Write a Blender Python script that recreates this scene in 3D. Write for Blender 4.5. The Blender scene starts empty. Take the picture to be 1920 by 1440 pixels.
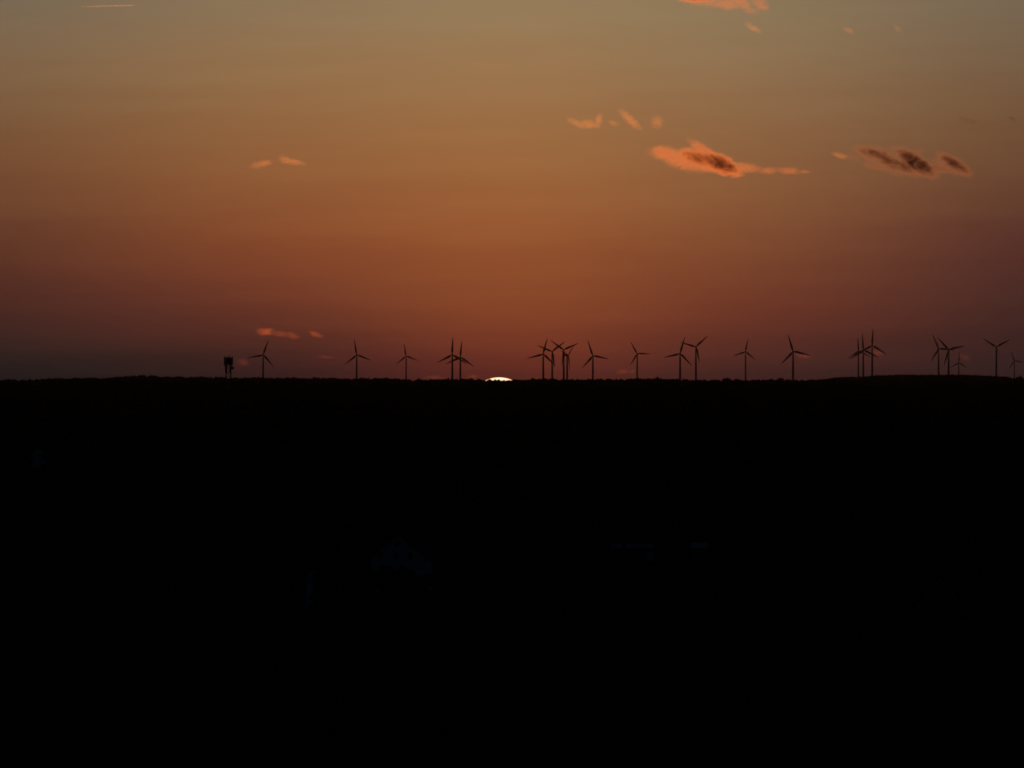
import bpy, bmesh, math, random
import numpy as np
from mathutils import Vector, Matrix, noise

random.seed(7)
S = bpy.context.scene
COL = S.collection

# ------------------------------------------------------------------ camera
CAM_Z = 50.0
HFOV = math.radians(12.0)
F_PX = 960.0 / math.tan(HFOV / 2)           # focal length in pixels of the 1920 px photograph
cam_d = bpy.data.cameras.new("camera")
cam = bpy.data.objects.new("camera", cam_d)
COL.objects.link(cam)
cam.location = (0, 0, CAM_Z)
cam.rotation_euler = (math.radians(90), 0, 0)
cam_d.sensor_width = 36.0
cam_d.lens = 18.0 / math.tan(HFOV / 2)
cam_d.clip_start = 0.5
cam_d.clip_end = 120000.0
S.camera = cam
S.render.resolution_x, S.render.resolution_y = 1024, 768

# ------------------------------------------------------------------ render settings
S.render.engine = 'CYCLES'
S.view_settings.view_transform = 'Standard'
S.view_settings.look = 'None'
S.view_settings.gamma = 1.0
S.view_settings.exposure = 0.0
S.cycles.use_denoising = True
S.cycles.volume_bounces = 1
S.cycles.max_bounces = 6
S.cycles.filter_width = 1.8


def lin(c):
    out = []
    for v in c:
        v = v / 255.0
        out.append(v / 12.92 if v <= 0.04045 else ((v + 0.055) / 1.055) ** 2.4)
    return out


# ------------------------------------------------------------------ node helper
class NT:
    def __init__(self, tree):
        self.t = tree
        tree.nodes.clear()

    def n(self, kind, **kw):
        nd = self.t.nodes.new(kind)
        for k, v in kw.items():
            setattr(nd, k, v)
        return nd

    def put(self, sock, v):
        if hasattr(v, 'is_output'):
            self.t.links.new(v, sock)
        else:
            sock.default_value = v

    def math(self, op, a, b=None, c=None, clamp=False):
        nd = self.n('ShaderNodeMath', operation=op)
        nd.use_clamp = clamp
        self.put(nd.inputs[0], a)
        if b is not None:
            self.put(nd.inputs[1], b)
        if c is not None:
            self.put(nd.inputs[2], c)
        return nd.outputs[0]

    def rng(self, v, a, b, c=0.0, d=1.0, smooth=False):
        nd = self.n('ShaderNodeMapRange')
        nd.interpolation_type = 'SMOOTHSTEP' if smooth else 'LINEAR'
        for i, x in enumerate((v, a, b, c, d)):
            self.put(nd.inputs[i], x)
        return nd.outputs[0]

    def mix(self, f, a, b, mode='MIX'):
        nd = self.n('ShaderNodeMix', data_type='RGBA', blend_type=mode)
        self.put(nd.inputs[0], f)
        self.put(nd.inputs[6], a)
        self.put(nd.inputs[7], b)
        return nd.outputs[2]


# ------------------------------------------------------------------ sun lamp and sky
SUN_AZ = -0.0026           # the sun stands a hair left of the view axis
SUN_EL = math.radians(0.1)
sd = bpy.data.lights.new("sun_lamp", 'SUN')
sd.energy = 2.2
sd.angle = math.radians(0.53)
sd.color = (1.0, 0.36, 0.11)
so = bpy.data.objects.new("sun_lamp", sd)
COL.objects.link(so)
to_sun = Vector((math.sin(SUN_AZ) * math.cos(SUN_EL), math.cos(SUN_AZ) * math.cos(SUN_EL), math.sin(SUN_EL)))
so.rotation_euler = to_sun.to_track_quat('Z', 'Y').to_euler()
so.location = (0, 0, 400)

W = bpy.data.worlds.new("World")
S.world = W
W.use_nodes = True
w = NT(W.node_tree)
geo = w.n('ShaderNodeNewGeometry')
neg = w.n('ShaderNodeVectorMath', operation='SCALE')
w.put(neg.inputs[0], geo.outputs['Incoming'])
neg.inputs['Scale'].default_value = -1.0
sep = w.n('ShaderNodeSeparateXYZ')
w.put(sep.inputs[0], neg.outputs[0])
dx, dy, dz = sep.outputs
az = w.math('ARCTAN2', dx, dy)
el = w.math('ARCSINE', dz)
# faint stratified streaks of the evening air: noise stretched along the horizon
cmb = w.n('ShaderNodeCombineXYZ')
w.put(cmb.inputs[0], w.math('MULTIPLY', az, 14.0))
w.put(cmb.inputs[1], w.math('ADD', w.math('MULTIPLY', el, 210.0), w.math('MULTIPLY', az, -4.0)))
nz = w.n('ShaderNodeTexNoise')
nz.inputs['Scale'].default_value = 1.0
nz.inputs['Detail'].default_value = 4.0
w.put(nz.inputs['Vector'], cmb.outputs[0])
streak = w.math('SUBTRACT', nz.outputs[0], 0.5)
cmb2 = w.n('ShaderNodeCombineXYZ')
w.put(cmb2.inputs[0], w.math('MULTIPLY', az, 60.0))
w.put(cmb2.inputs[1], w.math('MULTIPLY', el, 240.0))
nz2 = w.n('ShaderNodeTexNoise')
nz2.inputs['Scale'].default_value = 1.0
nz2.inputs['Detail'].default_value = 3.0
w.put(nz2.inputs['Vector'], cmb2.outputs[0])
mott = w.math('SUBTRACT', nz2.outputs[0], 0.5)
el_s = w.math('ADD', el, w.math('MULTIPLY', streak, 0.0050))

ROWS = [0, 100, 200, 300, 400, 460, 540, 600, 655, 690, 712]
SKY = {   # evening glow seen at five bearings from the sun, from high to the horizon
    -930: [(120, 105, 85), (130, 103, 75), (124, 90, 61), (121, 78, 50), (108, 66, 45), (99, 57, 40), (81, 43, 35), (67, 38, 33), (46, 31, 31), (29, 25, 27), (19, 21, 24)],
    -480: [(138, 116, 88), (148, 114, 78), (146, 105, 68), (145, 95, 57), (138, 80, 48), (131, 70, 42), (113, 58, 40), (94, 47, 36), (67, 36, 32), (38, 28, 29), (26, 24, 26)],
    0:    [(150, 126, 92), (155, 120, 82), (156, 112, 71), (157, 104, 61), (154, 92, 52), (148, 83, 47), (138, 73, 42), (130, 65, 39), (112, 49, 36), (100, 42, 34), (88, 38, 32)],
    490:  [(138, 118, 88), (142, 114, 82), (141, 104, 71), (138, 94, 60), (132, 82, 52), (123, 71, 46), (114, 60, 41), (103, 50, 38), (80, 40, 35), (65, 35, 33), (53, 31, 31)],
    930:  [(120, 104, 84), (122, 98, 74), (116, 85, 59), (111, 75, 51), (98, 60, 45), (88, 49, 42), (75, 43, 37), (65, 37, 34), (54, 32, 32), (45, 29, 31), (38, 26, 29)],
}
# murkier air low down just left of the sun
def between(p_, q_, f):
    return [tuple(a_ + (b_ - a_) * f for a_, b_ in zip(u_, v_)) for u_, v_ in zip(SKY[p_], SKY[q_])]


m_l, m_r, e_l, e_r = between(-480, 0, .58), between(0, 490, .42), between(-930, -480, .5), between(490, 930, .5)
SKY[-240] = m_l[:8] + [(88, 42, 35), (62, 35, 32), (44, 29, 29)]
e_l = e_l[:6] + [(99, 52, 39), (80, 42, 35), (58, 34, 31), (37, 27, 28), (24, 23, 25)]
SKY[240], SKY[-705], SKY[710] = m_r, e_l, e_r
EL_LO, EL_HI = -0.004, 0.084
t_el = w.rng(el_s, EL_LO, EL_HI)
cols = []
SIG = 0.024
order = sorted(SKY)
Wm = np.array([[math.exp(-0.5 * ((a_ - b_) / F_PX / SIG) ** 2) for b_ in order] for a_ in order])
Wm /= Wm.sum(1, keepdims=True)
Tm = np.array([[lin(c) for c in SKY[k]] for k in order])
Lm = np.tensordot(np.linalg.inv(Wm + 0.03 * np.eye(len(order))) * 1.03, Tm, 1)     # so that the blended sky meets each bearing
Lm = np.clip(Lm, 0.35 * Tm, 1.8 * Tm)
LINC = {k: Lm[i] for i, k in enumerate(order)}
for px in sorted(SKY):
    r = w.n('ShaderNodeValToRGB')
    r.color_ramp.interpolation = 'B_SPLINE'
    e = r.color_ramp.elements
    stops = sorted(((((720 - y) / F_PX) - EL_LO) / (EL_HI - EL_LO), c) for y, c in zip(ROWS, LINC[px].tolist()))
    while len(e) < len(stops):
        e.new(0.5)
    for k, (p, c) in enumerate(stops):
        e[k].position = p
        e[k].color = (*c, 1)
    w.put(r.inputs[0], t_el)
    cols.append((px / F_PX, r.outputs[0]))
num, den_ = None, None
azc = w.math('MINIMUM', w.math('MAXIMUM', az, -0.13), 0.13)
for a0, c0 in cols:                    # bell-weighted blend of the bearings, no seams
    u_ = w.math('MULTIPLY', w.math('SUBTRACT', azc, a0), 1 / SIG)
    g = w.math('POWER', 2.71828, w.math('MULTIPLY', w.math('MULTIPLY', u_, u_), -0.5))
    sc_ = w.n('ShaderNodeVectorMath', operation='SCALE')
    w.put(sc_.inputs[0], c0)
    w.put(sc_.inputs['Scale'], g)
    if num is None:
        num, den_ = sc_.outputs[0], g
    else:
        ad = w.n('ShaderNodeVectorMath', operation='ADD')
        w.put(ad.inputs[0], num)
        w.put(ad.inputs[1], sc_.outputs[0])
        num, den_ = ad.outputs[0], w.math('ADD', den_, g)
gd = w.n('ShaderNodeVectorMath', operation='SCALE')
w.put(gd.inputs[0], num)
w.put(gd.inputs['Scale'], w.math('DIVIDE', 1.0, den_))
glow = gd.outputs[0]
tone = w.math('ADD', 1.0, w.math('ADD', w.math('MULTIPLY', streak, 0.10), w.math('MULTIPLY', mott, 0.05)))
gl = w.n('ShaderNodeVectorMath', operation='SCALE')
w.put(gl.inputs[0], glow)
w.put(gl.inputs['Scale'], tone)
nish = w.n('ShaderNodeTexSky', sky_type='NISHITA')
nish.sun_disc = False
nish.sun_elevation = SUN_EL
nish.sun_rotation = SUN_AZ
nish.altitude = 200
nish.air_density = 1.0
nish.dust_density = 1.0
nish.ozone_density = 5.0
ns = w.n('ShaderNodeVectorMath', operation='SCALE')
w.put(ns.inputs[0], nish.outputs[0])
ns.inputs['Scale'].default_value = 0.0075
tint = w.n('ShaderNodeVectorMath', operation='MULTIPLY')
w.put(tint.inputs[0], ns.outputs[0])
tint.inputs[1].default_value = (1.8, 2.5, 1.75)      # blue hour of the eastern sky
# the glow is a low band round the sun; higher up and away from it the dusk sky takes over
aw = w.rng(w.math('ABSOLUTE', az), 0.13, 0.45, 1.0, 0.0, True)
ew = w.rng(el, 0.088, 0.17, 1.0, 0.0, True)
wt = w.math('MULTIPLY', aw, ew)
skyc = w.mix(wt, tint.outputs[0], gl.outputs[0])
bg = w.n('ShaderNodeBackground')
bg.inputs['Strength'].default_value = 1.0
w.put(bg.inputs['Color'], skyc)
wo = w.n('ShaderNodeOutputWorld')
w.put(wo.inputs['Surface'], bg.outputs[0])


# ------------------------------------------------------------------ materials
def mat(name, base, rough=0.8, var=0.25, scale=1.0, metal=0.0, spec=0.2, dark=None):
    m = bpy.data.materials.new(name)
    m.use_nodes = True
    t = NT(m.node_tree)
    p = t.n('ShaderNodeBsdfPrincipled')
    p.inputs['Roughness'].default_value = rough
    p.inputs['Metallic'].default_value = metal
    p.inputs['Specular IOR Level'].default_value = spec
    tc = t.n('ShaderNodeTexCoord')
    nn = t.n('ShaderNodeTexNoise')
    nn.inputs['Scale'].default_value = scale
    nn.inputs['Detail'].default_value = 5.0
    t.put(nn.inputs['Vector'], tc.outputs['Object'])
    lo = dark or [c * (1 - var) for c in base]
    hi = [min(1, c * (1 + var)) for c in base]
    c = t.mix(t.rng(nn.outputs[0], 0.3, 0.7), (*lo, 1), (*hi, 1))
    t.put(p.inputs['Base Color'], c)
    o = t.n('ShaderNodeOutputMaterial')
    t.put(o.inputs['Surface'], p.outputs[0])
    return m


M_ground = mat('field_ground', (0.034, 0.036, 0.02), 1.0, 0.3, 0.012, spec=0.0, dark=(0.018, 0.024, 0.012))
M_leaf = mat('foliage', (0.045, 0.062, 0.028), 0.9, 0.45, 0.6, spec=0.08)
M_wood = mat('bark', (0.07, 0.055, 0.04), 0.95, 0.4, 2.0, spec=0.05)
M_turb = mat('turbine_paint', (0.5, 0.51, 0.52), 1.0, 0.05, 0.2, spec=0.0)
M_steel = mat('galvanised_steel', (0.16, 0.16, 0.17), 0.7, 0.2, 1.5, 0.0)
M_panel = mat('antenna_shell', (0.30, 0.30, 0.31), 0.6, 0.1, 1.0)
M_white = mat('white_render', (0.72, 0.73, 0.75), 0.9, 0.08, 0.7, spec=0.1)
M_grey = mat('grey_render', (0.16, 0.16, 0.17), 0.9, 0.2, 0.6, spec=0.1)
M_timber = mat('brown_timber', (0.05, 0.035, 0.025), 0.85, 0.3, 1.5, spec=0.1)
M_tile = mat('dark_roof_tile', (0.035, 0.028, 0.026), 0.9, 0.3, 1.0, spec=0.0)
M_red = mat('red_roof_tile', (0.22, 0.05, 0.035), 0.85, 0.25, 1.0, spec=0.1)
M_frame = mat('window_frame_paint', (0.35, 0.35, 0.36), 0.6, 0.1, 1.0)
M_trim = mat('pale_trim', (0.75, 0.74, 0.70), 0.6, 0.1, 1.0)
M_glass = mat('dark_glass', (0.01, 0.011, 0.013), 0.25, 0.1, 1.0, spec=0.3)


# ------------------------------------------------------------------ object helpers
def tag(o, label=None, cat=None, group=None, kind=None):
    if label:
        o['label'] = label
    if cat:
        o['category'] = cat
    if group:
        o['group'] = group
    if kind:
        o['kind'] = kind
    return o


def link(name, bm, m, parent=None, smooth=False):
    me = bpy.data.meshes.new(name)
    bmesh.ops.recalc_face_normals(bm, faces=bm.faces[:])
    bm.to_mesh(me)
    bm.free()
    if smooth:
        for p in me.polygons:
            p.use_smooth = True
    me.materials.append(m)
    o = bpy.data.objects.new(name, me)
    COL.objects.link(o)
    if parent:
        o.parent = parent
    return o


def empty(name, loc, rz=0.0):
    o = bpy.data.objects.new(name, None)
    COL.objects.link(o)
    o.location = loc
    o.rotation_euler = (0, 0, rz)
    o.empty_display_size = 1.0
    return o


def box(bm, x0, x1, y0, y1, z0, z1):
    v = [bm.verts.new(p) for p in ((x0, y0, z0), (x1, y0, z0), (x1, y1, z0), (x0, y1, z0),
                                   (x0, y0, z1), (x1, y0, z1), (x1, y1, z1), (x0, y1, z1))]
    for f in ((0, 3, 2, 1), (4, 5, 6, 7), (0, 1, 5, 4), (1, 2, 6, 5), (2, 3, 7, 6), (3, 0, 4, 7)):
        bm.faces.new([v[i] for i in f])


def tube(bm, a, b, ra, rb=None, n=6):
    a, b = Vector(a), Vector(b)
    rb = ra if rb is None else rb
    q = (b - a).to_track_quat('Z', 'Y')
    A, B = [], []
    for k in range(n):
        t = 2 * math.pi * k / n
        d = q @ Vector((math.cos(t), math.sin(t), 0))
        A.append(bm.verts.new(a + d * ra))
        B.append(bm.verts.new(b + d * rb))
    for k in range(n):
        j = (k + 1) % n
        bm.faces.new((A[k], A[j], B[j], B[k]))
    bm.faces.new(A[::-1])
    bm.faces.new(B)


def rings(bm, prof, n=20, centre=(0, 0), axis='Z'):
    """lathe: prof is a list of (position, radius) along the axis"""
    loops = []
    for h, r in prof:
        L = []
        for k in range(n):
            t = 2 * math.pi * k / n
            c, s = r * math.cos(t), r * math.sin(t)
            p = (centre[0] + c, centre[1] + s, h) if axis == 'Z' else (centre[0] + c, h, centre[1] + s)
            L.append(bm.verts.new(p))
        loops.append(L)
    for A, B in zip(loops, loops[1:]):
        for k in range(n):
            j = (k + 1) % n
            bm.faces.new((A[k], A[j], B[j], B[k]))
    bm.faces.new(loops[0][::-1])
    bm.faces.new(loops[-1])


def at(px, py, d):
    """bearing and height angle read off the photograph, put at a real distance d"""
    return Vector(((px - 960) / F_PX * d, d, CAM_Z + (720 - py) / F_PX * d))


def interp(tab, x):
    if x <= tab[0][0]:
        return tab[0][1]
    for (x0, y0), (x1, y1) in zip(tab, tab[1:]):
        if x <= x1:
            return y0 + (y1 - y0) * (x - x0) / (x1 - x0)
    return tab[-1][1]


# ------------------------------------------------------------------ terrain
RIDGE_Y, HILL_Y = 9000.0, 10400.0
RIDGE_TOP = [(-500, 712), (0, 711.5), (45, 712.5), (100, 709.5), (150, 708), (210, 707), (235, 704.5), (290, 704), (302, 706.5),
             (390, 706), (430, 706.5), (520, 707.5), (600, 708.5), (680, 708.5), (740, 709.5), (800, 711), (850, 710.5),
             (880, 709.5), (903, 710.8), (912, 711.8), (960, 711.5), (972, 710.8), (1040, 710.5), (1110, 710), (1170, 711),
             (1225, 709), (1240, 710), (1300, 711.5), (1340, 712.5), (1385, 711.5), (1440, 712), (1500, 711), (1560, 710),
             (1700, 709), (1920, 710), (2400, 712)]
HILL_TOP = [(1450, 728), (1520, 714), (1560, 707.5), (1580, 705.5), (1620, 704.5), (1650, 702.5), (1690, 701), (1740, 701.5),
            (1800, 701.3), (1850, 703), (1880, 704.5), (1897, 708), (1930, 711), (2000, 716), (2300, 728)]
BASE = [(-400, 30), (-30, 48.0), (8, 48.2), (60, 41), (150, 20), (350, 5), (550, 0.5), (800, 0), (1500, 0), (2600, 7), (5000, 20),
        (7500, 33), (8700, 44), (9000, 47), (9300, 44), (10000, 40), (12000, 42), (20600, 46)]
RT, HT = 12.0, 12.0      # mean height of the wood on the ridge and on the hill behind


def ground_z(x, y):
    z = interp(BASE, y)
    px = 960 + x / max(y, 1.0) * F_PX if y > 300 else 960
    wr = max(0.0, 1 - abs(y - RIDGE_Y) / 700.0)
    if wr > 0:
        wr = wr * wr * (3 - 2 * wr)
        zr = CAM_Z + (720 - interp(RIDGE_TOP, px)) / F_PX * RIDGE_Y - RT
        z = z * (1 - wr) + zr * wr
    wh = max(0.0, 1 - abs(y - HILL_Y) / 650.0)
    if wh > 0:
        wh = wh * wh * (3 - 2 * wh)
        zh = CAM_Z + (720 - interp(HILL_TOP, px)) / F_PX * HILL_Y - HT
        z = z * (1 - wh) + max(z, zh) * wh
    a = min(1.0, max(0.0, (y - 250) / 600.0)) * (1.0 - 0.9 * max(wr, wh))
    z += a * 1.6 * noise.noise(Vector((x / 210.0, y / 420.0, 3.3)))
    return z


bm = bmesh.new()
ys = [-400, -250, -120, -60, -30, -10, 8]
y = 30.0
while y < 700:
    ys.append(y)
    y *= 1.10
while y < 8200:
    ys.append(y)
    y *= 1.03
y = 8200
while y < 11200:
    ys.append(y)
    y += 50
ys += [11600, 12200, 13000, 14000, 15500, 17500, 19500, 20600]
NU = 180
prev = None
for y in ys:
    hw = 260 + 0.17 * max(y, 0)
    row = [bm.verts.new((u, y, ground_z(u, y))) for u in (hw * (2 * k / NU - 1) for k in range(NU + 1))]
    if prev:
        for k in range(NU):
            bm.faces.new((prev[k], prev[k + 1], row[k + 1], row[k]))
    prev = row
tag(link('ground', bm, M_ground, smooth=True), kind='structure')


# ------------------------------------------------------------------ woods
ICO = bmesh.new()
bmesh.ops.create_icosphere(ICO, subdivisions=1, radius=1.0)
ICO_V = [v.co.copy() for v in ICO.verts]
ICO_F = [[v.index for v in f.verts] for f in ICO.faces]
ICO.free()


class Soup:
    def __init__(self):
        self.v, self.f = [], []

    def blob(self, c, rx, ry, rz, jag, rnd):
        b = len(self.v)
        for p in ICO_V:
            k = 1 + rnd.uniform(-jag, jag)
            self.v.append((c[0] + p.x * rx * k, c[1] + p.y * ry * k, c[2] + p.z * rz * k))
        self.f += [[i + b for i in q] for q in ICO_F]

    def leaf(self, c, s, rnd):
        b = len(self.v)
        n = Vector((rnd.gauss(0, 1), rnd.gauss(0, 1), rnd.gauss(0, 1))).normalized()
        q = n.to_track_quat('Z', 'Y')
        for u, w_ in ((-1, -.6), (1, -.4), (.8, .7), (-.6, .6)):
            p = q @ Vector((u * s, w_ * s, 0))
            self.v.append((c[0] + p.x, c[1] + p.y, c[2] + p.z))
        self.f.append([b, b + 1, b + 2, b + 3])

    def tube(self, a, b_, ra, rb, n=5):
        a, b_ = Vector(a), Vector(b_)
        q = (b_ - a).to_track_quat('Z', 'Y')
        base = len(self.v)
        for c, r in ((a, ra), (b_, rb)):
            for k in range(n):
                t = 2 * math.pi * k / n
                self.v.append(tuple(c + q @ Vector((math.cos(t) * r, math.sin(t) * r, 0))))
        for k in range(n):
            j = (k + 1) % n
            self.f.append([base + k, base + j, base + n + j, base + n + k])

    def build(self, name, m, parent=None):
        me = bpy.data.meshes.new(name)
        me.from_pydata(self.v, [], self.f)
        me.materials.append(m)
        o = bpy.data.objects.new(name, me)
        COL.objects.link(o)
        if parent:
            o.parent = parent
        return o


def wood_tree(s, x, y, z, h, rnd, leaves=10, conifer=False, low=True):
    r = h * rnd.uniform(0.26, 0.36)
    s.tube((x, y, z - 0.5), (x, y, z + h * 0.6), h * 0.022, h * 0.012, 4)
    if conifer:
        s.blob((x, y, z + h * 0.18), r * 1.5, r * 1.2, h * 0.34, 0.25, rnd)
        r *= 0.6
        for t in (0.35, 0.55, 0.75, 0.9):
            s.blob((x, y, z + h * t), r * (1.15 - t), r * (1.15 - t), h * 0.13, 0.25, rnd)
    else:
        s.blob((x, y, z + h * 0.55), r, r, h * 0.36, 0.28, rnd)
        if low:
            s.blob((x + rnd.uniform(-2, 2), y + rnd.uniform(-3, 3), z + h * 0.18), r * 1.5, r * 1.2, h * 0.34, 0.25, rnd)
        s.blob((x + rnd.uniform(-.5, .5) * r, y, z + h * 0.80), r * .6, r * .6, h * 0.17, 0.3, rnd)
    for k in range(leaves):
        a = rnd.uniform(0, 2 * math.pi)
        e = rnd.uniform(-0.2, 1.0)
        s.leaf((x + math.cos(a) * r * math.cos(e) * 1.05, y + math.sin(a) * r * math.cos(e) * 1.05,
                z + h * 0.62 + math.sin(e) * h * 0.36), rnd.uniform(.35, .8), rnd)


rnd = random.Random(11)
rs = Soup()
for row in range(5):
    yb = RIDGE_Y - 90 + row * 45
    x = -1500.0
    while x < 1500:
        yy = yb + rnd.uniform(-18, 18)
        clump = noise.noise(Vector((x / 55.0, row * 0.35, 1.7)))
        fine = noise.noise(Vector((x / 16.0, row * 2.0, 5.1)))
        h = RT * (0.92 + 0.17 * clump + 0.24 * fine + rnd.uniform(-0.16, 0.16))
        wood_tree(rs, x, yy, ground_z(x, yy), h, rnd, 9, rnd.random() < 0.2)
        x += rnd.uniform(3.5, 6.5)
tag(rs.build('ridge_wood', M_leaf), 'black continuous treeline of the wood running along the whole horizon ridge', 'wood', kind='stuff')

hs = Soup()
for row in range(4):
    yb = HILL_Y - 90 + row * 55
    x = 640.0
    while x < 1420:
        yy = yb + rnd.uniform(-18, 18)
        h = HT * (0.95 + 0.08 * noise.noise(Vector((x / 40.0, row, 8.7))) + rnd.uniform(-0.06, 0.06))
        wood_tree(hs, x, yy, ground_z(x, yy), h, rnd, 7)
        x += rnd.uniform(4, 7)
tag(hs.build('hill_wood', M_leaf), 'smooth dark wood covering the low hill behind the ridge under the turbines on the right', 'wood', kind='stuff')

vs = Soup()      # hedgerows and copses lost in the dark of the valley
for k in range(46):
    d = 1500 * (8300 / 1500) ** rnd.random()
    c = rnd.uniform(-0.12, 0.12) * d
    L = rnd.uniform(60, 380)
    slope = rnd.uniform(-0.35, 0.35)
    n = int(L / 5)
    for i in range(n):
        u = (i / max(1, n - 1) - .5) * L
        x, yy = c + u + rnd.uniform(-2, 2), d + u * slope + rnd.uniform(-12, 12)
        if yy < 2560 and abs(x / yy * F_PX + 890) < 45:      # open ground before the cottage
            continue
        wood_tree(vs, x, yy, ground_z(x, yy), rnd.uniform(6, 11), rnd, 3)
tag(vs.build('valley_woodland', M_leaf), 'hedgerows and copses barely visible in the black valley below the horizon', 'woodland', kind='stuff')


def make_tree(x, y, h, label, group=None, spread=0.34, seed=0, name='tree', bushy=False):
    r_ = random.Random(seed + int(x * 3) + int(y))
    root = empty(name, (x, y, ground_z(x, y)))
    tag(root, label, 'tree', group)
    tr = Soup()
    tr.tube((0, 0, -0.4), (0, 0, h * .35), h * .03, h * .022, 8)
    tips = []
    for k in range(7):
        a = k * 2.4
        e = Vector((math.cos(a) * h * spread * .7, math.sin(a) * h * spread * .7, h * r_.uniform(.55, .85)))
        tr.tube((0, 0, h * (.28 + .03 * k)), e, h * .014, h * .005, 6)
        tips.append(e)
    if bushy:
        for k in range(6):
            a = k * 1.05 + .4
            tips.append(Vector((math.cos(a) * h * .3, math.sin(a) * h * .3, h * r_.uniform(.12, .4))))
    tips.append(Vector((0, 0, h * .86)))
    tr.tube((0, 0, h * .35), tips[-1], h * .02, h * .006, 6)
    tr.build('trunk', M_wood, root)
    cr = Soup()
    for e in tips:
        for q in range(3):
            c = e + Vector((r_.gauss(0, .09), r_.gauss(0, .09), r_.gauss(0, .06))) * h
            rr = h * r_.uniform(.09, .15)
            cr.blob(c, rr, rr, rr * .8, .3, r_)
            for q2 in range(45):
                n_ = Vector((r_.gauss(0, 1), r_.gauss(0, 1), r_.gauss(0, 1))).normalized()
                cr.leaf(c + n_ * rr * r_.uniform(.85, 1.3), h * r_.uniform(.010, .022), r_)
    cr.build('crown', M_leaf, root)
    return root


# ------------------------------------------------------------------ wind turbines
R_ROTOR = 38.5


def proto_blade():
    b = bmesh.new()
    prev_ = None
    st = [(0.8, 1.05, 1.05), (2.2, 1.05, 1.05), (5.0, 1.9, 0.8), (8.5, 2.55, 0.6), (13, 2.3, 0.46), (20, 1.8, 0.34),
          (28, 1.3, 0.23), (34, 0.80, 0.12), (37.4, 0.48, 0.07), (38.5, 0.12, 0.03)]
    for s_, ch, th in st:
        off = -0.28 * max(0.0, ch - 1.0)
        tw = math.radians(16) * (1 - s_ / 38.5) ** 2
        L = []
        for k in range(10):
            t = 2 * math.pi * k / 10
            u, v = off + ch * math.cos(t), th * math.sin(t)
            L.append(b.verts.new((u * math.cos(tw) - v * math.sin(tw), u * math.sin(tw) + v * math.cos(tw), s_)))
        if prev_:
            for k in range(10):
                j = (k + 1) % 10
                b.faces.new((prev_[k], prev_[j], L[j], L[k]))
        else:
            b.faces.new(L[::-1])
        prev_ = L
    b.faces.new(prev_)
    return b


def make_turbine():
    root = empty('wind_turbine', (0, 0, 0))
    b = bmesh.new()
    rings(b, [(0.0, 2.9), (0.012, 2.9), (0.013, 2.65), (0.5, 2.25), (0.985, 1.7), (1.0, 1.7)], 20)   # unit height, scaled per site
    link('tower', b, M_turb, root, True)
    b = bmesh.new()                               # nacelle, its nose towards -Y
    prof = [(-2.0, 1.25), (-1.2, 1.75), (1.0, 1.95), (5.0, 1.9), (7.6, 1.55), (8.4, 0.9)]
    loops = []
    for yy, r in prof:
        L = []
        for k in range(12):
            t = 2 * math.pi * k / 12 + math.pi / 12
            c, s_ = math.cos(t), math.sin(t)
            pw = 0.62
            L.append(b.verts.new((math.copysign(abs(c) ** pw, c) * r * .95, yy, math.copysign(abs(s_) ** pw, s_) * r)))
        loops.append(L)
    for A, B in zip(loops, loops[1:]):
        for k in range(12):
            j = (k + 1) % 12
            b.faces.new((A[k], A[j], B[j], B[k]))
    b.faces.new(loops[0][::-1])
    b.faces.new(loops[-1])
    link('nacelle', b, M_turb, root, True)
    b = bmesh.new()
    rings(b, [(-4.9, 0.15), (-4.6, 0.7), (-4.0, 1.2), (-3.2, 1.5), (-2.0, 1.45)], 16, axis='Y')
    link('hub', b, M_turb, root, True)
    bl = link('blade', proto_blade(), M_turb, root, True)
    for k in range(2):
        c = bl.copy()
        COL.objects.link(c)
        c.parent = root
    return root


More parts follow.
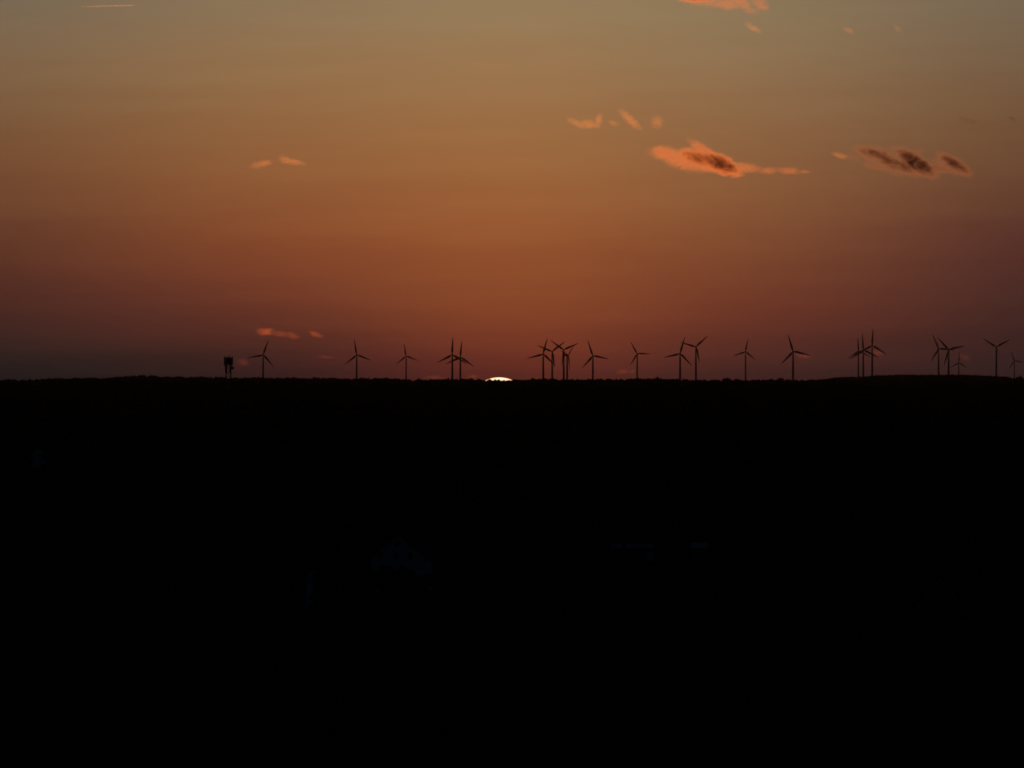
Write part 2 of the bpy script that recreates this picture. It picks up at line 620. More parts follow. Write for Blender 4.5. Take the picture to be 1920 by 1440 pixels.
# (hub x, hub y, base x, rotor radius in px, first blade clockwise from up, yaw, label)
TURB = [
    (493.3, 665.3, 493.5, 30.0, 19, 8, "wind turbine just right of the lattice mast, one blade straight left"),
    (668.7, 665.3, 669.0, 29.0, -9, 5, "lone wind turbine second from the left, one blade pointing up, wide gaps on both sides"),
    (761.4, 667.6, 761.3, 23.6, -9, 0, "small lone wind turbine midway between the second turbine and the crossed pair"),
    (848.0, 665.0, 848.0, 32.8, 2, 0, "taller left turbine of the crossed pair standing left of the setting sun"),
    (863.1, 669.6, 862.8, 30.8, 5, 6, "shorter right turbine of the crossed pair, closest on the left to the setting sun"),
    (1018.6, 663.7, 1019.6, 31.5, 14.5, 0, "leftmost turbine of the tight cluster right of the sun, one blade nearly upright"),
    (1035.5, 659.0, 1036.3, 30.5, 52, 0, "second turbine of the cluster right of the sun, two blades raised like a wide V"),
    (1057.0, 655.9, 1057.5, 30.8, 66, 0, "highest turbine of the cluster right of the sun, third blade hidden along its tower"),
    (1066.0, 666.6, 1063.5, 30.0, 48, 60, "turbine turned sideways with narrow rotor, rightmost of the cluster right of the sun"),
    (1111.7, 667.1, 1112.0, 30.8, -18.5, 0, "lone wind turbine just right of the cluster, upper blade leaning left"),
    (1194.8, 663.0, 1194.4, 25.0, -29, 0, "small lone wind turbine with one blade pointing level to the right"),
    (1275.3, 662.8, 1275.3, 32.2, 16, 0, "lower left turbine of the pair whose blades cross, one blade reaching left"),
    (1305.0, 650.3, 1305.3, 30.5, 47, 0, "higher right turbine of the crossing pair, two blades raised in a V"),
    (1398.0, 659.2, 1398.0, 24.6, 11, 0, "small lone wind turbine between the crossing pair and the big turbine to its right"),
    (1487.2, 658.8, 1487.5, 33.2, -16.5, 0, "large lone wind turbine left of the wooded hill, blade tip over a red cloud wisp"),
    (1609.7, 658.0, 1609.3, 25.5, -4, 12, "lowest and leftmost turbine of the overlapping trio on the hill"),
    (1618.8, 656.4, 1619.5, 31.0, -4, 6, "middle turbine of the overlapping trio on the hill"),
    (1635.6, 647.5, 1636.1, 31.0, 2.5, 0, "tallest and rightmost turbine of the overlapping trio on the hill"),
    (1760.1, 653.8, 1760.7, 29.5, -25, 12, "left turbine of the overlapping pair on the hilltop, its blade touching the other hub"),
    (1779.0, 655.4, 1779.0, 31.8, -43, 0, "right turbine of the overlapping pair on the hilltop, one blade stretched right"),
    (1797.9, 680.0, 1797.1, 19.6, 2, 8, "tiny distant turbine low on the hilltop right of the overlapping pair"),
    (1868.5, 650.5, 1868.5, 29.7, 61.5, 0, "lone wind turbine at the right end of the hill, blades forming a clear Y"),
    (1902.2, 676.8, 1902.6, 18.9, -21, 8, "tiny distant turbine at the right edge of the view, beyond the hill"),
]
proto = make_turbine()
for i, (hx, hy, bx, rp, a0, yaw, lab) in enumerate(TURB):
    if i == 0:
        root = proto
        parts = list(proto.children)
    else:
        root = proto.copy()
        COL.objects.link(root)
        parts = []
        for ch in proto.children:
            c = ch.copy()
            COL.objects.link(c)
            c.parent = root
            parts.append(c)
    tag(root, lab, 'wind turbine', 'wind turbines on the horizon')
    d = R_ROTOR * F_PX / rp
    h = at(hx, hy, d)
    if yaw < 20:
        bx = hx
    xb = (bx - 960) / F_PX * d
    zb = ground_z(xb, d + 4) - 0.3
    root.location = (xb, d + 4, zb)
    root.rotation_euler = (0, 0, math.radians(yaw))
    hub_h = h.z - zb
    nb = 0
    for c in parts:
        nm = c.name.split('.')[0]
        if nm == 'tower':
            c.scale = (1, 1, hub_h - 1.2)
        elif nm == 'blade':
            c.location = (0, -3.2, hub_h)
            c.rotation_euler = (0, math.radians(a0 + 120 * nb), 0)
            nb += 1
        else:
            c.location = (0, 0, hub_h)

# ------------------------------------------------------------------ lattice mast
MD = 2500.0
u = MD / F_PX
mx = (428.3 - 960) * u
mz = ground_z(mx, MD)
mast = empty('lattice_mast', (mx, MD, mz), math.radians(4))
tag(mast, 'dark lattice telecom mast with bulky antenna head rising above the treeline at left', 'mast')


def mh(py):
    return CAM_Z + (720 - py) * u - mz


top, low = mh(684), -0.3
hw_t, hw_b = 4.7 * u, 9.5 * u
for sx in (-1, 1):
    for sy in (-1, 1):
        b = bmesh.new()
        tube(b, (sx * hw_b, sy * hw_b, low), (sx * hw_t, sy * hw_t, mh(715)), 0.27, 0.24, 8)
        tube(b, (sx * hw_t, sy * hw_t, mh(715)), (sx * hw_t, sy * hw_t, mh(671)), 0.24, 0.16, 8)
        link('leg', b, M_steel, mast)
b = bmesh.new()
zz = 0.0
H = mh(671)
lv = [0.0]
while lv[-1] < H - 3:
    lv.append(lv[-1] + (4.2 if lv[-1] < H - 18 else 2.9))


def hw_at(z_):
    zt = mh(715)
    return hw_t if z_ >= zt else hw_b + (hw_t - hw_b) * (z_ / zt)


for z0, z1 in zip(lv, lv[1:]):
    a, c = hw_at(z0), hw_at(z1)
    for k in range(4):
        P = [(-1, -1), (1, -1), (1, 1), (-1, 1)]
        p, q = P[k], P[(k + 1) % 4]
        tube(b, (p[0] * a, p[1] * a, z0), (q[0] * c, q[1] * c, z1), .08, n=4)
        tube(b, (q[0] * a, q[1] * a, z0), (p[0] * c, p[1] * c, z1), .08, n=4)
        tube(b, (p[0] * c, p[1] * c, z1), (q[0] * c, q[1] * c, z1), .05, n=4)
link('bracing', b, M_steel, mast)
b = bmesh.new()
zp = mh(687)
box(b, -2.1, 2.1, -2.1, 2.1, zp - .12, zp)
for sx in (-1, 1):
    for t in range(5):
        v = -2.05 + t * 1.025
        tube(b, (sx * 2.05, v, zp), (sx * 2.05, v, zp + 1.1), .03, n=4)
        tube(b, (v, sx * 2.05, zp), (v, sx * 2.05, zp + 1.1), .03, n=4)
    tube(b, (sx * 2.05, -2.05, zp + 1.1), (sx * 2.05, 2.05, zp + 1.1), .035, n=4)
    tube(b, (-2.05, sx * 2.05, zp + 1.1), (2.05, sx * 2.05, zp + 1.1), .035, n=4)
link('platform', b, M_steel, mast)


def panel_bm(w_, h_, d_):
    b_ = bmesh.new()
    box(b_, -w_ / 2, w_ / 2, -d_ / 2, d_ / 2, 0, h_)
    bmesh.ops.bevel(b_, geom=b_.edges[:], offset=0.05, segments=2, affect='EDGES')
    tube(b_, (0, d_ / 2 + .12, -.25), (0, d_ / 2 + .12, h_ + .25), .05, n=6)
    box(b_, -.06, .06, d_ / 2 - .01, d_ / 2 + .12, h_ * .2, h_ * .2 + .1)
    box(b_, -.06, .06, d_ / 2 - .01, d_ / 2 + .12, h_ * .8, h_ * .8 + .1)
    return b_


pan = None
for k in range(12):
    a = 2 * math.pi * k / 12 + .2
    if pan is None:
        o = pan = link('antenna_panel', panel_bm(.62, 4.1, .28), M_panel, mast)
    else:
        o = pan.copy()
        COL.objects.link(o)
        o.parent = mast
    o.location = (math.cos(a) * 2.2, math.sin(a) * 2.2, mh(686) + (0.75 if k % 3 == 0 else 0.2))
    o.rotation_euler = (0, 0, a + math.pi / 2)
b = bmesh.new()
box(b, -.7, 1.5, -.7, .7, mh(684.0), mh(671.5))
bmesh.ops.bevel(b, geom=b.edges[:], offset=.08, segments=2, affect='EDGES')
link('equipment_cabinet', b, M_steel, mast)
b = bmesh.new()
for k in range(3):
    tube(b, (-1.4 + 1.35 * k, 0.4 * (k - 1), mh(684)), (-1.4 + 1.35 * k, .4 * (k - 1), mh(667.5) - .2 * (k == 1)), .06, n=6)
link('whip_aerial', b, M_steel, mast)


def dish(x, y, z, r, rz):
    b_ = bmesh.new()
    rings(b_, [(-.55, r * .98), (-.5, r), (.0, r), (.22, r * .7), (.34, r * .2)], 18, axis='Y')
    tube(b_, (0, .2, 0), (0, .8, 0), .09, n=6)
    o_ = link('microwave_dish', b_, M_panel, mast, True)
    o_.location = (x, y, z)
    o_.rotation_euler = (0, 0, rz)


for k, (x_, py_) in enumerate(((-5.0, 699), (-3.6, 700), (3.0, 700), (4.6, 698), (-4.4, 694))):
    o = pan.copy()
    COL.objects.link(o)
    o.parent = mast
    o.location = (x_ * u, -1.7 if k % 2 else 1.6, mh(py_))
    o.rotation_euler = (0, 0, .4 * k)
dish(7.6 * u, -.8, mh(690), .72, .3)
dish(-4.6 * u, -1.9, mh(692.5), .62, -.25)
dish(-3.2 * u, -1.9, mh(697.3), .5, .1)
dish(2.8 * u, -1.9, mh(695), .5, .35)

# ------------------------------------------------------------------ houses in the dark valley
def window(parent, x, yf, z, w_, h_):
    b_ = bmesh.new()
    t = .09
    box(b_, x - w_ / 2, x + w_ / 2, yf - .07, yf + .05, z, z + t)
    box(b_, x - w_ / 2, x + w_ / 2, yf - .07, yf + .05, z + h_ - t, z + h_)
    box(b_, x - w_ / 2, x - w_ / 2 + t, yf - .07, yf + .05, z + t, z + h_ - t)
    box(b_, x + w_ / 2 - t, x + w_ / 2, yf - .07, yf + .05, z + t, z + h_ - t)
    box(b_, x - .03, x + .03, yf - .06, yf + .04, z + t, z + h_ - t)
    f = link('window', b_, M_frame, parent)
    b_ = bmesh.new()
    box(b_, x - w_ / 2 + t, x - .03, yf - .03, yf + .02, z + t, z + h_ - t)
    box(b_, x + .03, x + w_ / 2 - t, yf - .03, yf + .02, z + t, z + h_ - t)
    link('pane', b_, M_glass, f)


def house(name, loc, rz, w_, dep, eave, rise, wallm, roofm, label, cat='house', wins=(), chimney=True, door=None, trim=None, over=.5):
    """a gabled house, gable end towards -Y, ridge along Y"""
    root = empty(name, loc, rz)
    tag(root, label, cat)
    b_ = bmesh.new()
    prof = [(-w_ / 2, -.4), (w_ / 2, -.4), (w_ / 2, eave), (0, eave + rise), (-w_ / 2, eave)]
    A = [b_.verts.new((x, -dep / 2, z)) for x, z in prof]
    B = [b_.verts.new((x, dep / 2, z)) for x, z in prof]
    b_.faces.new(A)
    b_.faces.new(B[::-1])
    for k in range(5):
        j = (k + 1) % 5
        b_.faces.new((A[j], A[k], B[k], B[j]))
    link('wall', b_, wallm, root)
    sl = rise / (w_ / 2)
    b_ = bmesh.new()
    for s_ in (-1, 1):
        xo = s_ * (w_ / 2 + over)
        zo = eave - over * sl
        P = [(0, eave + rise + .03), (xo, zo + .03), (xo, zo + .25), (0, eave + rise + .27)]
        F = [b_.verts.new((x, -dep / 2 - .45, z)) for x, z in P]
        G = [b_.verts.new((x, dep / 2 + .45, z)) for x, z in P]
        b_.faces.new(F)
        b_.faces.new(G[::-1])
        for k in range(4):
            j = (k + 1) % 4
            b_.faces.new((F[j], F[k], G[k], G[j]))
    rf = link('roof', b_, roofm, root)
    if chimney:
        b_ = bmesh.new()
        box(b_, w_ * .12, w_ * .12 + .7, -dep * .1, -dep * .1 + .7, eave + rise * .55, eave + rise + 1.0)
        box(b_, w_ * .12 - .08, w_ * .12 + .78, -dep * .1 - .08, -dep * .1 + .78, eave + rise + 1.003, eave + rise + 1.15)
        link('chimney', b_, M_grey, rf)
    if trim:
        for s_ in (-1, 1):
            b_ = bmesh.new()
            xo = s_ * (w_ / 2 + over)
            zo = eave - over * sl
            y0, y1 = -dep / 2 - .53, -dep / 2 - .455
            P = [(0, eave + rise + .0), (xo, zo), (xo, zo + .3), (0, eave + rise + .3)]
            F = [b_.verts.new((x, y0, z)) for x, z in P]
            G = [b_.verts.new((x, y1, z)) for x, z in P]
            b_.faces.new(F)
            b_.faces.new(G[::-1])
            for k in range(4):
                j = (k + 1) % 4
                b_.faces.new((F[j], F[k], G[k], G[j]))
            link('verge_board', b_, trim, root)
    for (x, z, ww, hh) in wins:
        window(root, x, -dep / 2, z, ww, hh)
    if door:
        b_ = bmesh.new()
        box(b_, door - .55, door + .55, -dep / 2 - .05, -dep / 2 + .03, 0, 2.15)
        dd = link('door', b_, M_timber, root)
        b_ = bmesh.new()
        tube(b_, (door + .4, -dep / 2 - .06, 1.05), (door + .4, -dep / 2 - .14, 1.05), .03, n=8)
        link('handle', b_, M_steel, dd)
    return root


def spot(px, d):
    x = (px - 960) / F_PX * d
    return (x, d, ground_z(x, d))


def hz(py, d, g):
    return CAM_Z + (720 - py) / F_PX * d - g


d = 1170
p = spot(752, d)
e, a = hz(1046, d, p[2]), hz(1001, d, p[2])
wz = hz(1046, d, p[2])
q = d / F_PX
house('house', p, math.radians(-4), 104 * q, 15, e, a - e, M_white, M_tile,
      'pale blue-white gabled house with dark windows in the black valley left of centre',
      wins=[(-32 * q, wz, 1.1, 1.6), (-4 * q, wz, 1.1, 1.6), (23 * q, wz, 1.1, 1.6), (-2 * q, wz + 3.0, 1.0, 1.2),
            (-34 * q, wz - 4.2, 1.1, 1.6), (-8 * q, wz - 4.2, 1.1, 1.6)], door=20 * q)
d = 1090
p = spot(646, d)
q = d / F_PX
e, a = hz(1076, d, p[2]), hz(1016, d, p[2])
hA = house('timber_house', p, 0.0, 112 * q, 14, e, a - e, M_timber, M_tile,
           'steep dark gabled house with a pale side strip, left of the white house',
           wins=[(-20 * q, 2.0, 1.1, 1.4), (18 * q, 2.0, 1.1, 1.4)], door=3 * q)
b = bmesh.new()
x0 = -57 * q
prof = [(x0 - 13 * q, -.4), (x0 - .01, -.4), (x0 - .01, hz(1070, d, p[2])), (x0 - 9 * q, hz(1074, d, p[2])), (x0 - 13 * q, hz(1085, d, p[2]))]
A = [b.verts.new((x, -6.2, z)) for x, z in prof]
B = [b.verts.new((x, 3, z)) for x, z in prof]
b.faces.new(A)
b.faces.new(B[::-1])
for k in range(5):
    j = (k + 1) % 5
    b.faces.new((A[j], A[k], B[k], B[j]))
link('lean_to', b, M_white, hA)['label'] = 'pale rendered lean-to wall'
b = bmesh.new()
box(b, -4.0 * q, 0 * q, -8.4, -8.2, a - e + e - 1.0, a - .4)
link('gable_glint', b, M_trim, hA)  # pale block added in place of the sky's glint on the roof edge
d = 1130
p = spot(946, d)
q = d / F_PX
house('grey_house', p, math.radians(6), 56 * q, 9, hz(1082, d, p[2]), (1082 - 1054) * q, M_grey, M_tile,
      'small dark grey house barely visible to the right of the white house', wins=[(-1.6, 1.2, 1, 1.3), (1.7, 1.2, 1, 1.3)])
# long low farm building, side towards the camera
d = 1400
p = spot(1187, d)
q = d / F_PX
fb = empty('farm_building', p, math.radians(-2))
tag(fb, 'long low farm building with dull red roof above a thin pale band', 'farm building')
hb, ht = hz(1026, d, p[2]), hz(1018.5, d, p[2])
hwd = 41 * q
b = bmesh.new()
box(b, -hwd, hwd, -4, 4, -.4, hb)
link('wall', b, M_grey, fb)
for x0, x1 in ((-41, -20), (-13, 40)):
    b = bmesh.new()
    for xx in (x0 * q, x1 * q):
        vv = [b.verts.new((xx, yy_, zz_)) for yy_, zz_ in ((-4.95, hb + .02), (-4.0, hb + .02), (-4.0, ht), (-4.25, ht))]
        b.faces.new(vv if xx > x0 * q else vv[::-1])
    b.verts.ensure_lookup_table()
    for k in range(4):
        b.faces.new([b.verts[t_] for t_ in (k, (k + 1) % 4, 4 + (k + 1) % 4, 4 + k)])
    link('fascia', b, M_white, fb)
b = bmesh.new()
rp_ = [(-4.6, ht + .003), (4.6, ht + .003), (0, ht + 2.6)]
A = [b.verts.new((-hwd - .5, yv, z)) for yv, z in rp_]
B = [b.verts.new((hwd + .5, yv, z)) for yv, z in rp_]
b.faces.new(A)
b.faces.new(B[::-1])
for k in range(3):
    j = (k + 1) % 3
    b.faces.new((A[j], A[k], B[k], B[j]))
link('roof', b, M_red, fb)
for k in range(4):
    window(fb, -hwd * .75 + k * hwd * .42, -4, .9, 1.0, 1.0)
b = bmesh.new()
box(b, hwd * .62, hwd * .9, -4.06, -3.95, 0, 2.6)
link('barn_door', b, M_white, fb)['label'] = 'pale barn door'
p = spot(1312, d)
sh = house('shed', p, math.radians(90), 4, 25 * q, hz(1027, d, p[2]), 1.2, M_grey, M_trim, 'small shed with a pale roof, right of the long farm building', 'shed',
           chimney=False, over=.3)
d = 1000
p = spot(1766, d)
q = d / F_PX
house('steep_house', p, math.radians(-8), 92 * q, 11, hz(1143, d, p[2]), (1143 - 1085) * q, M_grey, M_tile,
      'steep gabled house at lower right, only its pale verge edge catching the dusk light', trim=M_trim, over=.6,
      wins=[(-14 * q, 1.1, 1.2, 1.5), (12 * q, 1.1, 1.2, 1.5)])
d = 2525
p = spot(70, d)
q = d / F_PX
house('cottage', p, math.radians(10), 46 * q, 12, hz(862, d, p[2]), (862 - 838) * q, M_white, M_tile,
      'distant cottage with a pale triangular gable showing at the far left of the valley', wins=[(0, hz(856, d, p[2]), 1.1, 1.4)])

GT = 'dark trees around the houses in the valley'
for px, d, h, lab in [
        (716, 1120, 8.3, 'dark tree hiding the lower left corner of the white house'),
        (757, 1125, 7.6, 'dark tree hiding the lower middle of the white house'),
        (800, 1118, 6.5, 'low dark tree at the lower right corner of the white house'),
        (737, 1112, 5.5, 'low dark bush between the two trees in front of the white house'),
        (779, 1110, 5.2, 'low dark bush beside the right tree in front of the white house'),
        (640, 1050, 8.6, 'broad dark tree standing in front of the timber house'),
        (600, 1056, 5.6, 'low dark tree beside the pale strip of the timber house'),
        (672, 1045, 6.8, 'dark tree between the timber house and the white house'),
        (926, 1095, 6.2, 'dark tree in front of the small grey house'),
        (1170, 1350, 3.0, 'low bush in front of the long farm building'),
        (1800, 970, 6.5, 'dark tree in front of the steep house at lower right'),
        (1735, 975, 5.0, 'low dark tree at the left foot of the steep house'),
        (88, 2480, 8.0, 'dark tree at the right foot of the distant cottage'),
        (52, 2480, 7.0, 'dark tree at the left foot of the distant cottage')]:
    x = (px - 960) / F_PX * d
    make_tree(x, d, h, lab, GT, seed=int(px), bushy=True)
GS = 'taller single trees on the ridge treeline'
for px, py, lab in [
        (589, 706.5, 'single crown above the treeline between the leftmost turbine and the second turbine'),
        (883, 709, 'single crown above the treeline just left of the setting sun'),
        (1233, 706.5, 'single crown above the treeline left of the crossing pair of turbines'),
        (1362, 707.5, 'rounded crown above the treeline between the crossing pair and the small turbine right of it'),
        (1380, 710, 'low crown above the treeline at the left foot of the small lone turbine'),
        (1446, 709.5, 'low crown of two close treetops left of the large lone turbine'),
        (1462, 707.5, 'taller crown of two close treetops left of the large lone turbine'),
        (1887, 705.5, 'single crown at the right end of the hill beside the small edge turbine'),
        (1914, 705.5, 'single crown above the treeline at the right edge of the view')]:
    d = RIDGE_Y - 130
    pt = at(px, py, d)
    make_tree(pt.x, d, pt.z - ground_z(pt.x, d), lab, GS, spread=.30, seed=int(px))

# ------------------------------------------------------------------ the setting sun
SUN_D = 26000.0
m = bpy.data.materials.new('sun_surface')
m.use_nodes = True
t = NT(m.node_tree)
lw = t.n('ShaderNodeLayerWeight')
lw.inputs['Blend'].default_value = 0.5
cr = t.n('ShaderNodeValToRGB')
ce = cr.color_ramp.elements
ce[0].position, ce[0].color = 0.45, (1.0, 0.75, 0.62, 1)
ce[1].position, ce[1].color = 1.0, (0.40, 0.10, 0.02, 1)
em = ce.new(0.78)
em.color = (0.95, 0.62, 0.36, 1)
em = ce.new(0.94)
em.color = (0.85, 0.36, 0.13, 1)
t.put(cr.inputs[0], lw.outputs['Facing'])
e_ = t.n('ShaderNodeEmission')
e_.inputs['Strength'].default_value = 1.8
t.put(e_.inputs['Color'], cr.outputs[0])
o_ = t.n('ShaderNodeOutputMaterial')
t.put(o_.inputs['Surface'], e_.outputs[0])
try:
    m.cycles.emission_sampling = 'NONE'
except Exception:
    pass
b = bmesh.new()
bmesh.ops.create_uvsphere(b, u_segments=96, v_segments=64, radius=1.0)
sun = link('sun', b, m, smooth=True)
sun.scale = (44.5 * SUN_D / F_PX, 44.5 * SUN_D / F_PX, 31 * SUN_D / F_PX)
sun.location = at(936, 738.6, SUN_D)
tag(sun, 'blazing sliver of the setting sun sinking behind the black treeline', 'sun')


# ------------------------------------------------------------------ clouds: real volumes lit by the low sun
CD = 23000.0
CU = CD / F_PX


def cloud_mat(name, blobs, org, col, nscale, amp, seed):
    """density = strongest of soft ellipsoids, eaten by noise; all in metres of the cloud's own space"""
    m_ = bpy.data.materials.new(name)
    m_.use_nodes = True
    t_ = NT(m_.node_tree)
    tc = t_.n('ShaderNodeTexCoord')
    mp = t_.n('ShaderNodeMapping')
    mp.inputs['Location'].default_value = (seed * 13.7, seed * 5.1, seed * 2.3)
    mp.inputs['Rotation'].default_value = (0, math.radians(18), 0)
    mp.inputs['Scale'].default_value = (0.55 / nscale, 0.8 / nscale, 1.0 / nscale)
    t_.put(mp.inputs[0], tc.outputs['Object'])
    nn = t_.n('ShaderNodeTexNoise')
    nn.inputs['Scale'].default_value = 1.0
    nn.inputs['Detail'].default_value = 6.0
    nn.inputs['Roughness'].default_value = 0.72
    t_.put(nn.inputs['Vector'], mp.outputs[0])
    er = t_.math('MULTIPLY', t_.math('SUBTRACT', nn.outputs[0], 0.5), amp)
    total = None
    for (cx, cy, rx, ry, ang, dens) in blobs:
        mq = t_.n('ShaderNodeMapping', vector_type='TEXTURE')
        mq.inputs['Location'].default_value = ((cx - org[0]) * CU, 0, (org[1] - cy) * CU)
        mq.inputs['Rotation'].default_value = (0, math.radians(ang), 0)
        mq.inputs['Scale'].default_value = (rx * CU, max(ry * 1.2, rx * .55) * CU, ry * CU)
        t_.put(mq.inputs[0], tc.outputs['Object'])
        ln = t_.n('ShaderNodeVectorMath', operation='LENGTH')
        t_.put(ln.inputs[0], mq.outputs[0])
        fall = t_.math('SUBTRACT', 1.0, ln.outputs['Value'])
        v = t_.math('ADD', fall, er)
        v = t_.rng(v, 0.05, 0.95, 0.0, dens / (max(ry * 1.2, rx * .55) * CU), True)
        edge = t_.rng(fall, 0.0, 0.45, 0.0, 1.0, True)
        v = t_.math('MULTIPLY', v, edge)
        total = v if total is None else t_.math('MAXIMUM', total, v)
    pv = t_.n('ShaderNodeVolumePrincipled')
    pv.inputs['Color'].default_value = (col[0], col[1] * 0.72, col[2] * 0.5, 1)   # reddening of the low sunlight put into the cloud's scatter colour
    pv.inputs['Anisotropy'].default_value = 0.55
    t_.put(pv.inputs['Density'], total)
    oo = t_.n('ShaderNodeOutputMaterial')
    t_.put(oo.inputs['Volume'], pv.outputs[0])
    m_.cycles.volume_step_rate = 0.3
    return m_


CLN = [0]


def cloud(blobs, label, col=(1, 1, 1), nscale=14, amp=2.3, name='cloud'):
    """blobs: (x, y, rx, ry, tilt clockwise in degrees, density per metre), sizes in pixels of the bearing"""
    CLN[0] += 1
    xs = [q_[0] for q_ in blobs]
    ys_ = [q_[1] for q_ in blobs]
    org = ((min(xs) + max(xs)) / 2, (min(ys_) + max(ys_)) / 2)
    b_ = bmesh.new()
    for (cx, cy, rx, ry, ang, dens) in blobs:
        mtx = (Matrix.Translation(((cx - org[0]) * CU, 0, (org[1] - cy) * CU)) @ Matrix.Rotation(math.radians(ang), 4, 'Y')
               @ Matrix.Diagonal((rx * CU, max(ry * 1.2, rx * .55) * CU, ry * CU, 1)))
        bmesh.ops.create_icosphere(b_, subdivisions=3, radius=1.0, matrix=mtx)
    o__ = link(name, b_, cloud_mat(name + '_vapour', blobs, org, col, nscale * CU, amp, CLN[0]))
    o__.location = at(org[0], org[1], CD)
    tag(o__, label, 'cloud', 'small sunset clouds')
    return o__


cloud([(1246, 287, 44, 20, 6, .8), (1282, 300, 70, 27, 17, 1.0), (1322, 285, 54, 16, 36, 1.0), (1345, 317, 76, 11, 3, .9),
       (1349, 307, 62, 24, 24, 5.2), (1308, 297, 56, 20, 20, 3.4), (1392, 314, 56, 14, 6, .55), (1440, 320, 30, 10, 0, .35), (1478, 320, 36, 11, 2, .32), (1508, 322, 18, 6, 0, .2)],
      'bright orange cloud with one dark core and a thin tail trailing right, right of centre', nscale=9, amp=1.6, col=(.95, .8, .85))
cloud([(1640, 299, 46, 26, 22, .5), (1640, 289, 56, 16, 16, 2.8), (1668, 308, 52, 22, 30, .8), (1716, 305, 66, 23, 32, 5.0),
       (1690, 311, 58, 18, 24, 2.8), (1664, 300, 50, 19, 38, 2.8), (1706, 316, 84, 17, 2, .8), (1682, 286, 34, 16, 14, .35), (1724, 284, 18, 13, 0, .2),
       (1604, 296, 22, 9, 30, .25), (1752, 314, 40, 14, 10, .9), (1648, 312, 44, 12, 6, .7)],
      'larger dull red cloud with long dark streaks at the right', col=(.34, .37, .62), nscale=9, amp=1.6)  # weaker sunlight at the right put into a darker scatter colour, next cloud too
cloud([(1790, 308, 54, 17, 32, 3.3), (1776, 311, 50, 19, 24, .6), (1764, 318, 40, 10, 6, .5)], 'small dark red streak of cloud just right of the larger dull red cloud', col=(.34, .37, .62), nscale=9, amp=1.6)
cloud([(1576, 292, 28, 8, 14, .22)], 'faint orange wisp just left of the larger dull red cloud', nscale=6)
cloud([(1320, -8, 92, 29, 8, .6), (1296, -6, 56, 15, 6, 2.4), (1362, 7, 58, 16, 4, .5), (1385, 2, 40, 18, 26, .45)],
      'wide orange cloud cut off by the top edge of the view', col=(.9, .75, .8), nscale=11)
cloud([(1424, 6, 30, 17, 34, .33), (1408, 20, 22, 11, 10, .16)], 'orange scrap at the right end of the cloud on the top edge', col=(.9, .75, .8), nscale=8)
cloud([(1412, 52, 26, 9, 30, .24)], 'short tilted orange wisp below the cloud on the top edge', nscale=7)
cloud([(1592, 57, 20, 8, 24, .15)], 'tiny tilted wisp high up, right of the tilted wisp below the top cloud', nscale=6)
cloud([(1683, 54, 16, 8, 40, .1)], 'faintest tiny wisp high up near the right', nscale=6)
cloud([(1078, 230, 24, 10, 28, .24), (1102, 233, 38, 13, 0, .32), (1122, 226, 11, 20, 12, .34)],
      'hook shaped orange wisp, leftmost of the three wisps above the dark-cored cloud', nscale=6)
cloud([(1150, 231, 17, 8, 20, .14)], 'speck of cloud between the hooked wisp and the slanted wisp', nscale=6)
cloud([(1181, 224, 40, 12, 42, .36)], 'slanted orange wisp, middle of the three wisps above the dark-cored cloud', nscale=7)
cloud([(1232, 229, 18, 19, 20, .22)], 'small rounded wisp, rightmost of the three wisps above the dark-cored cloud', nscale=7)
cloud([(490, 308, 34, 10, -8, .26), (497, 305, 18, 9, 0, .2)], 'left of two small orange wisps side by side, left of centre', nscale=7)
cloud([(534, 299, 17, 12, 30, .26), (550, 304, 34, 9, 8, .3)], 'right of two small orange wisps side by side, left of centre', nscale=7)
cloud([(498, 622, 26, 11, 0, .32), (527, 626, 40, 9, 7, .13), (548, 629, 22, 9, 18, .12)],
      'low orange cloud with a bright left end, above the leftmost turbine', nscale=6, col=(.9, .55, .5))  # low clouds from here: redder sunlight near the horizon tinted into their colour
cloud([(592, 627, 21, 9, 16, .17)], 'small low orange wisp right of the cloud above the leftmost turbine', nscale=6, col=(.9, .55, .5))
cloud([(456, 680, 20, 10, 12, .05)], 'dim reddish puff low between the lattice mast and the leftmost turbine', nscale=8, col=(.9, .55, .5))
cloud([(610, 669, 26, 5, 4, .05)], 'very faint thin wisp low between the first and second turbine', nscale=8, col=(.9, .55, .5))
cloud([(886, 706, 18, 5, 0, .07)], 'thin pinkish cloud touching the treeline just left of the sun', nscale=8, col=(.9, .55, .5))
cloud([(814, 707.5, 26, 5, 0, .08)], 'thin pinkish cloud on the treeline left of the crossed pair of turbines', nscale=8, col=(.9, .55, .5))
cloud([(1168, 697, 24, 7, 0, .07), (1187, 697, 10, 6, 0, .06)], 'dim pinkish wisp low at the left of the small turbine with a level blade', nscale=8, col=(.9, .55, .5))
cloud([(1505, 667, 24, 7, 10, .06)], 'dim red wisp under the right blade of the large lone turbine', nscale=8, col=(.9, .5, .45))
cloud([(1645, 662, 18, 8, 15, .06)], 'dim red wisp under the right blade of the tallest hill turbine', nscale=8, col=(.9, .5, .45))
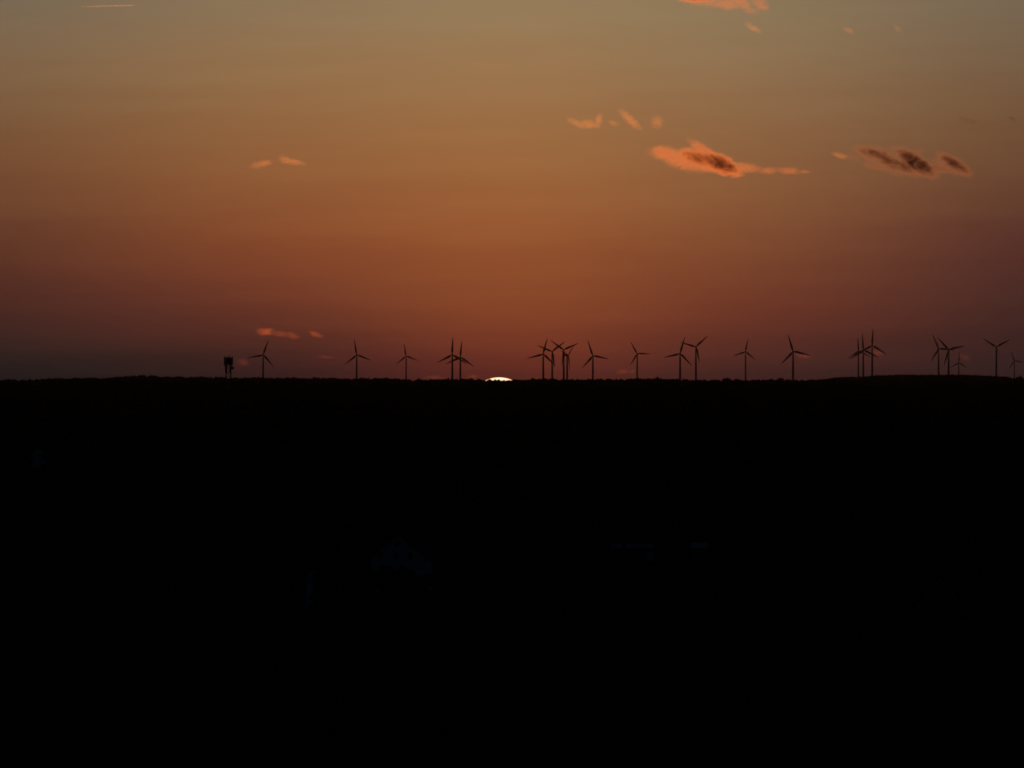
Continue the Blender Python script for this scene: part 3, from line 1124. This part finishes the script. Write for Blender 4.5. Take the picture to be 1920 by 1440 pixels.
cloud([(1808, 669, 16, 8, 15, .05)], 'dim red wisp above the tiny turbine on the hilltop', nscale=8, col=(.9, .5, .45))
cloud([(1815, 226, 32, 10, 12, .35)], 'faint dark smudge of cloud high at the right', col=(.12, .2, .25), nscale=8)
cloud([(1898, 222, 14, 8, 20, .6)], 'tiny dark smudge of cloud at the right edge', col=(.12, .2, .25), nscale=8)

# contrail
b = bmesh.new()
p0, p1 = at(150, 12.6, 30000), at(252.5, 9.8, 30000)
L = (p1 - p0).length
rings(b, [(0, 6.0), (L * .5, 4.6), (L * .97, 3.4), (L, 1.2)], 14)
mc = bpy.data.materials.new('contrail_vapour')
mc.use_nodes = True
t = NT(mc.node_tree)
tc = t.n('ShaderNodeTexCoord')
sp = t.n('ShaderNodeSeparateXYZ')
t.put(sp.inputs[0], tc.outputs['Object'])
den = t.rng(sp.outputs[2], 0.0, L * .85, 0.0, 0.06)
pv = t.n('ShaderNodeVolumePrincipled')
pv.inputs['Color'].default_value = (1, 1, 1, 1)
pv.inputs['Anisotropy'].default_value = 0.5
t.put(pv.inputs['Density'], den)
oo = t.n('ShaderNodeOutputMaterial')
t.put(oo.inputs['Volume'], pv.outputs[0])
mc.cycles.volume_step_rate = 0.3
ct = link('contrail', b, mc)
ct.location = p0
ct.rotation_euler = (p1 - p0).to_track_quat('Z', 'Y').to_euler()
tag(ct, 'thin bright aircraft contrail near the top left corner', 'contrail')

# ------------------------------------------------------------------ haze
HAZE = 3.5e-6
mh_ = bpy.data.materials.new('haze_air')
mh_.use_nodes = True
t = NT(mh_.node_tree)
pv = t.n('ShaderNodeVolumePrincipled')
pv.inputs['Color'].default_value = (0.85, 0.92, 1.0, 1)
pv.inputs['Density'].default_value = HAZE
pv.inputs['Anisotropy'].default_value = 0.0
oo = t.n('ShaderNodeOutputMaterial')
t.put(oo.inputs['Volume'], pv.outputs[0])
mh_.cycles.homogeneous_volume = True
b = bmesh.new()
box(b, -4200, 4200, -450, 21000, -6, 205)
tag(link('haze', b, mh_), kind='stuff')
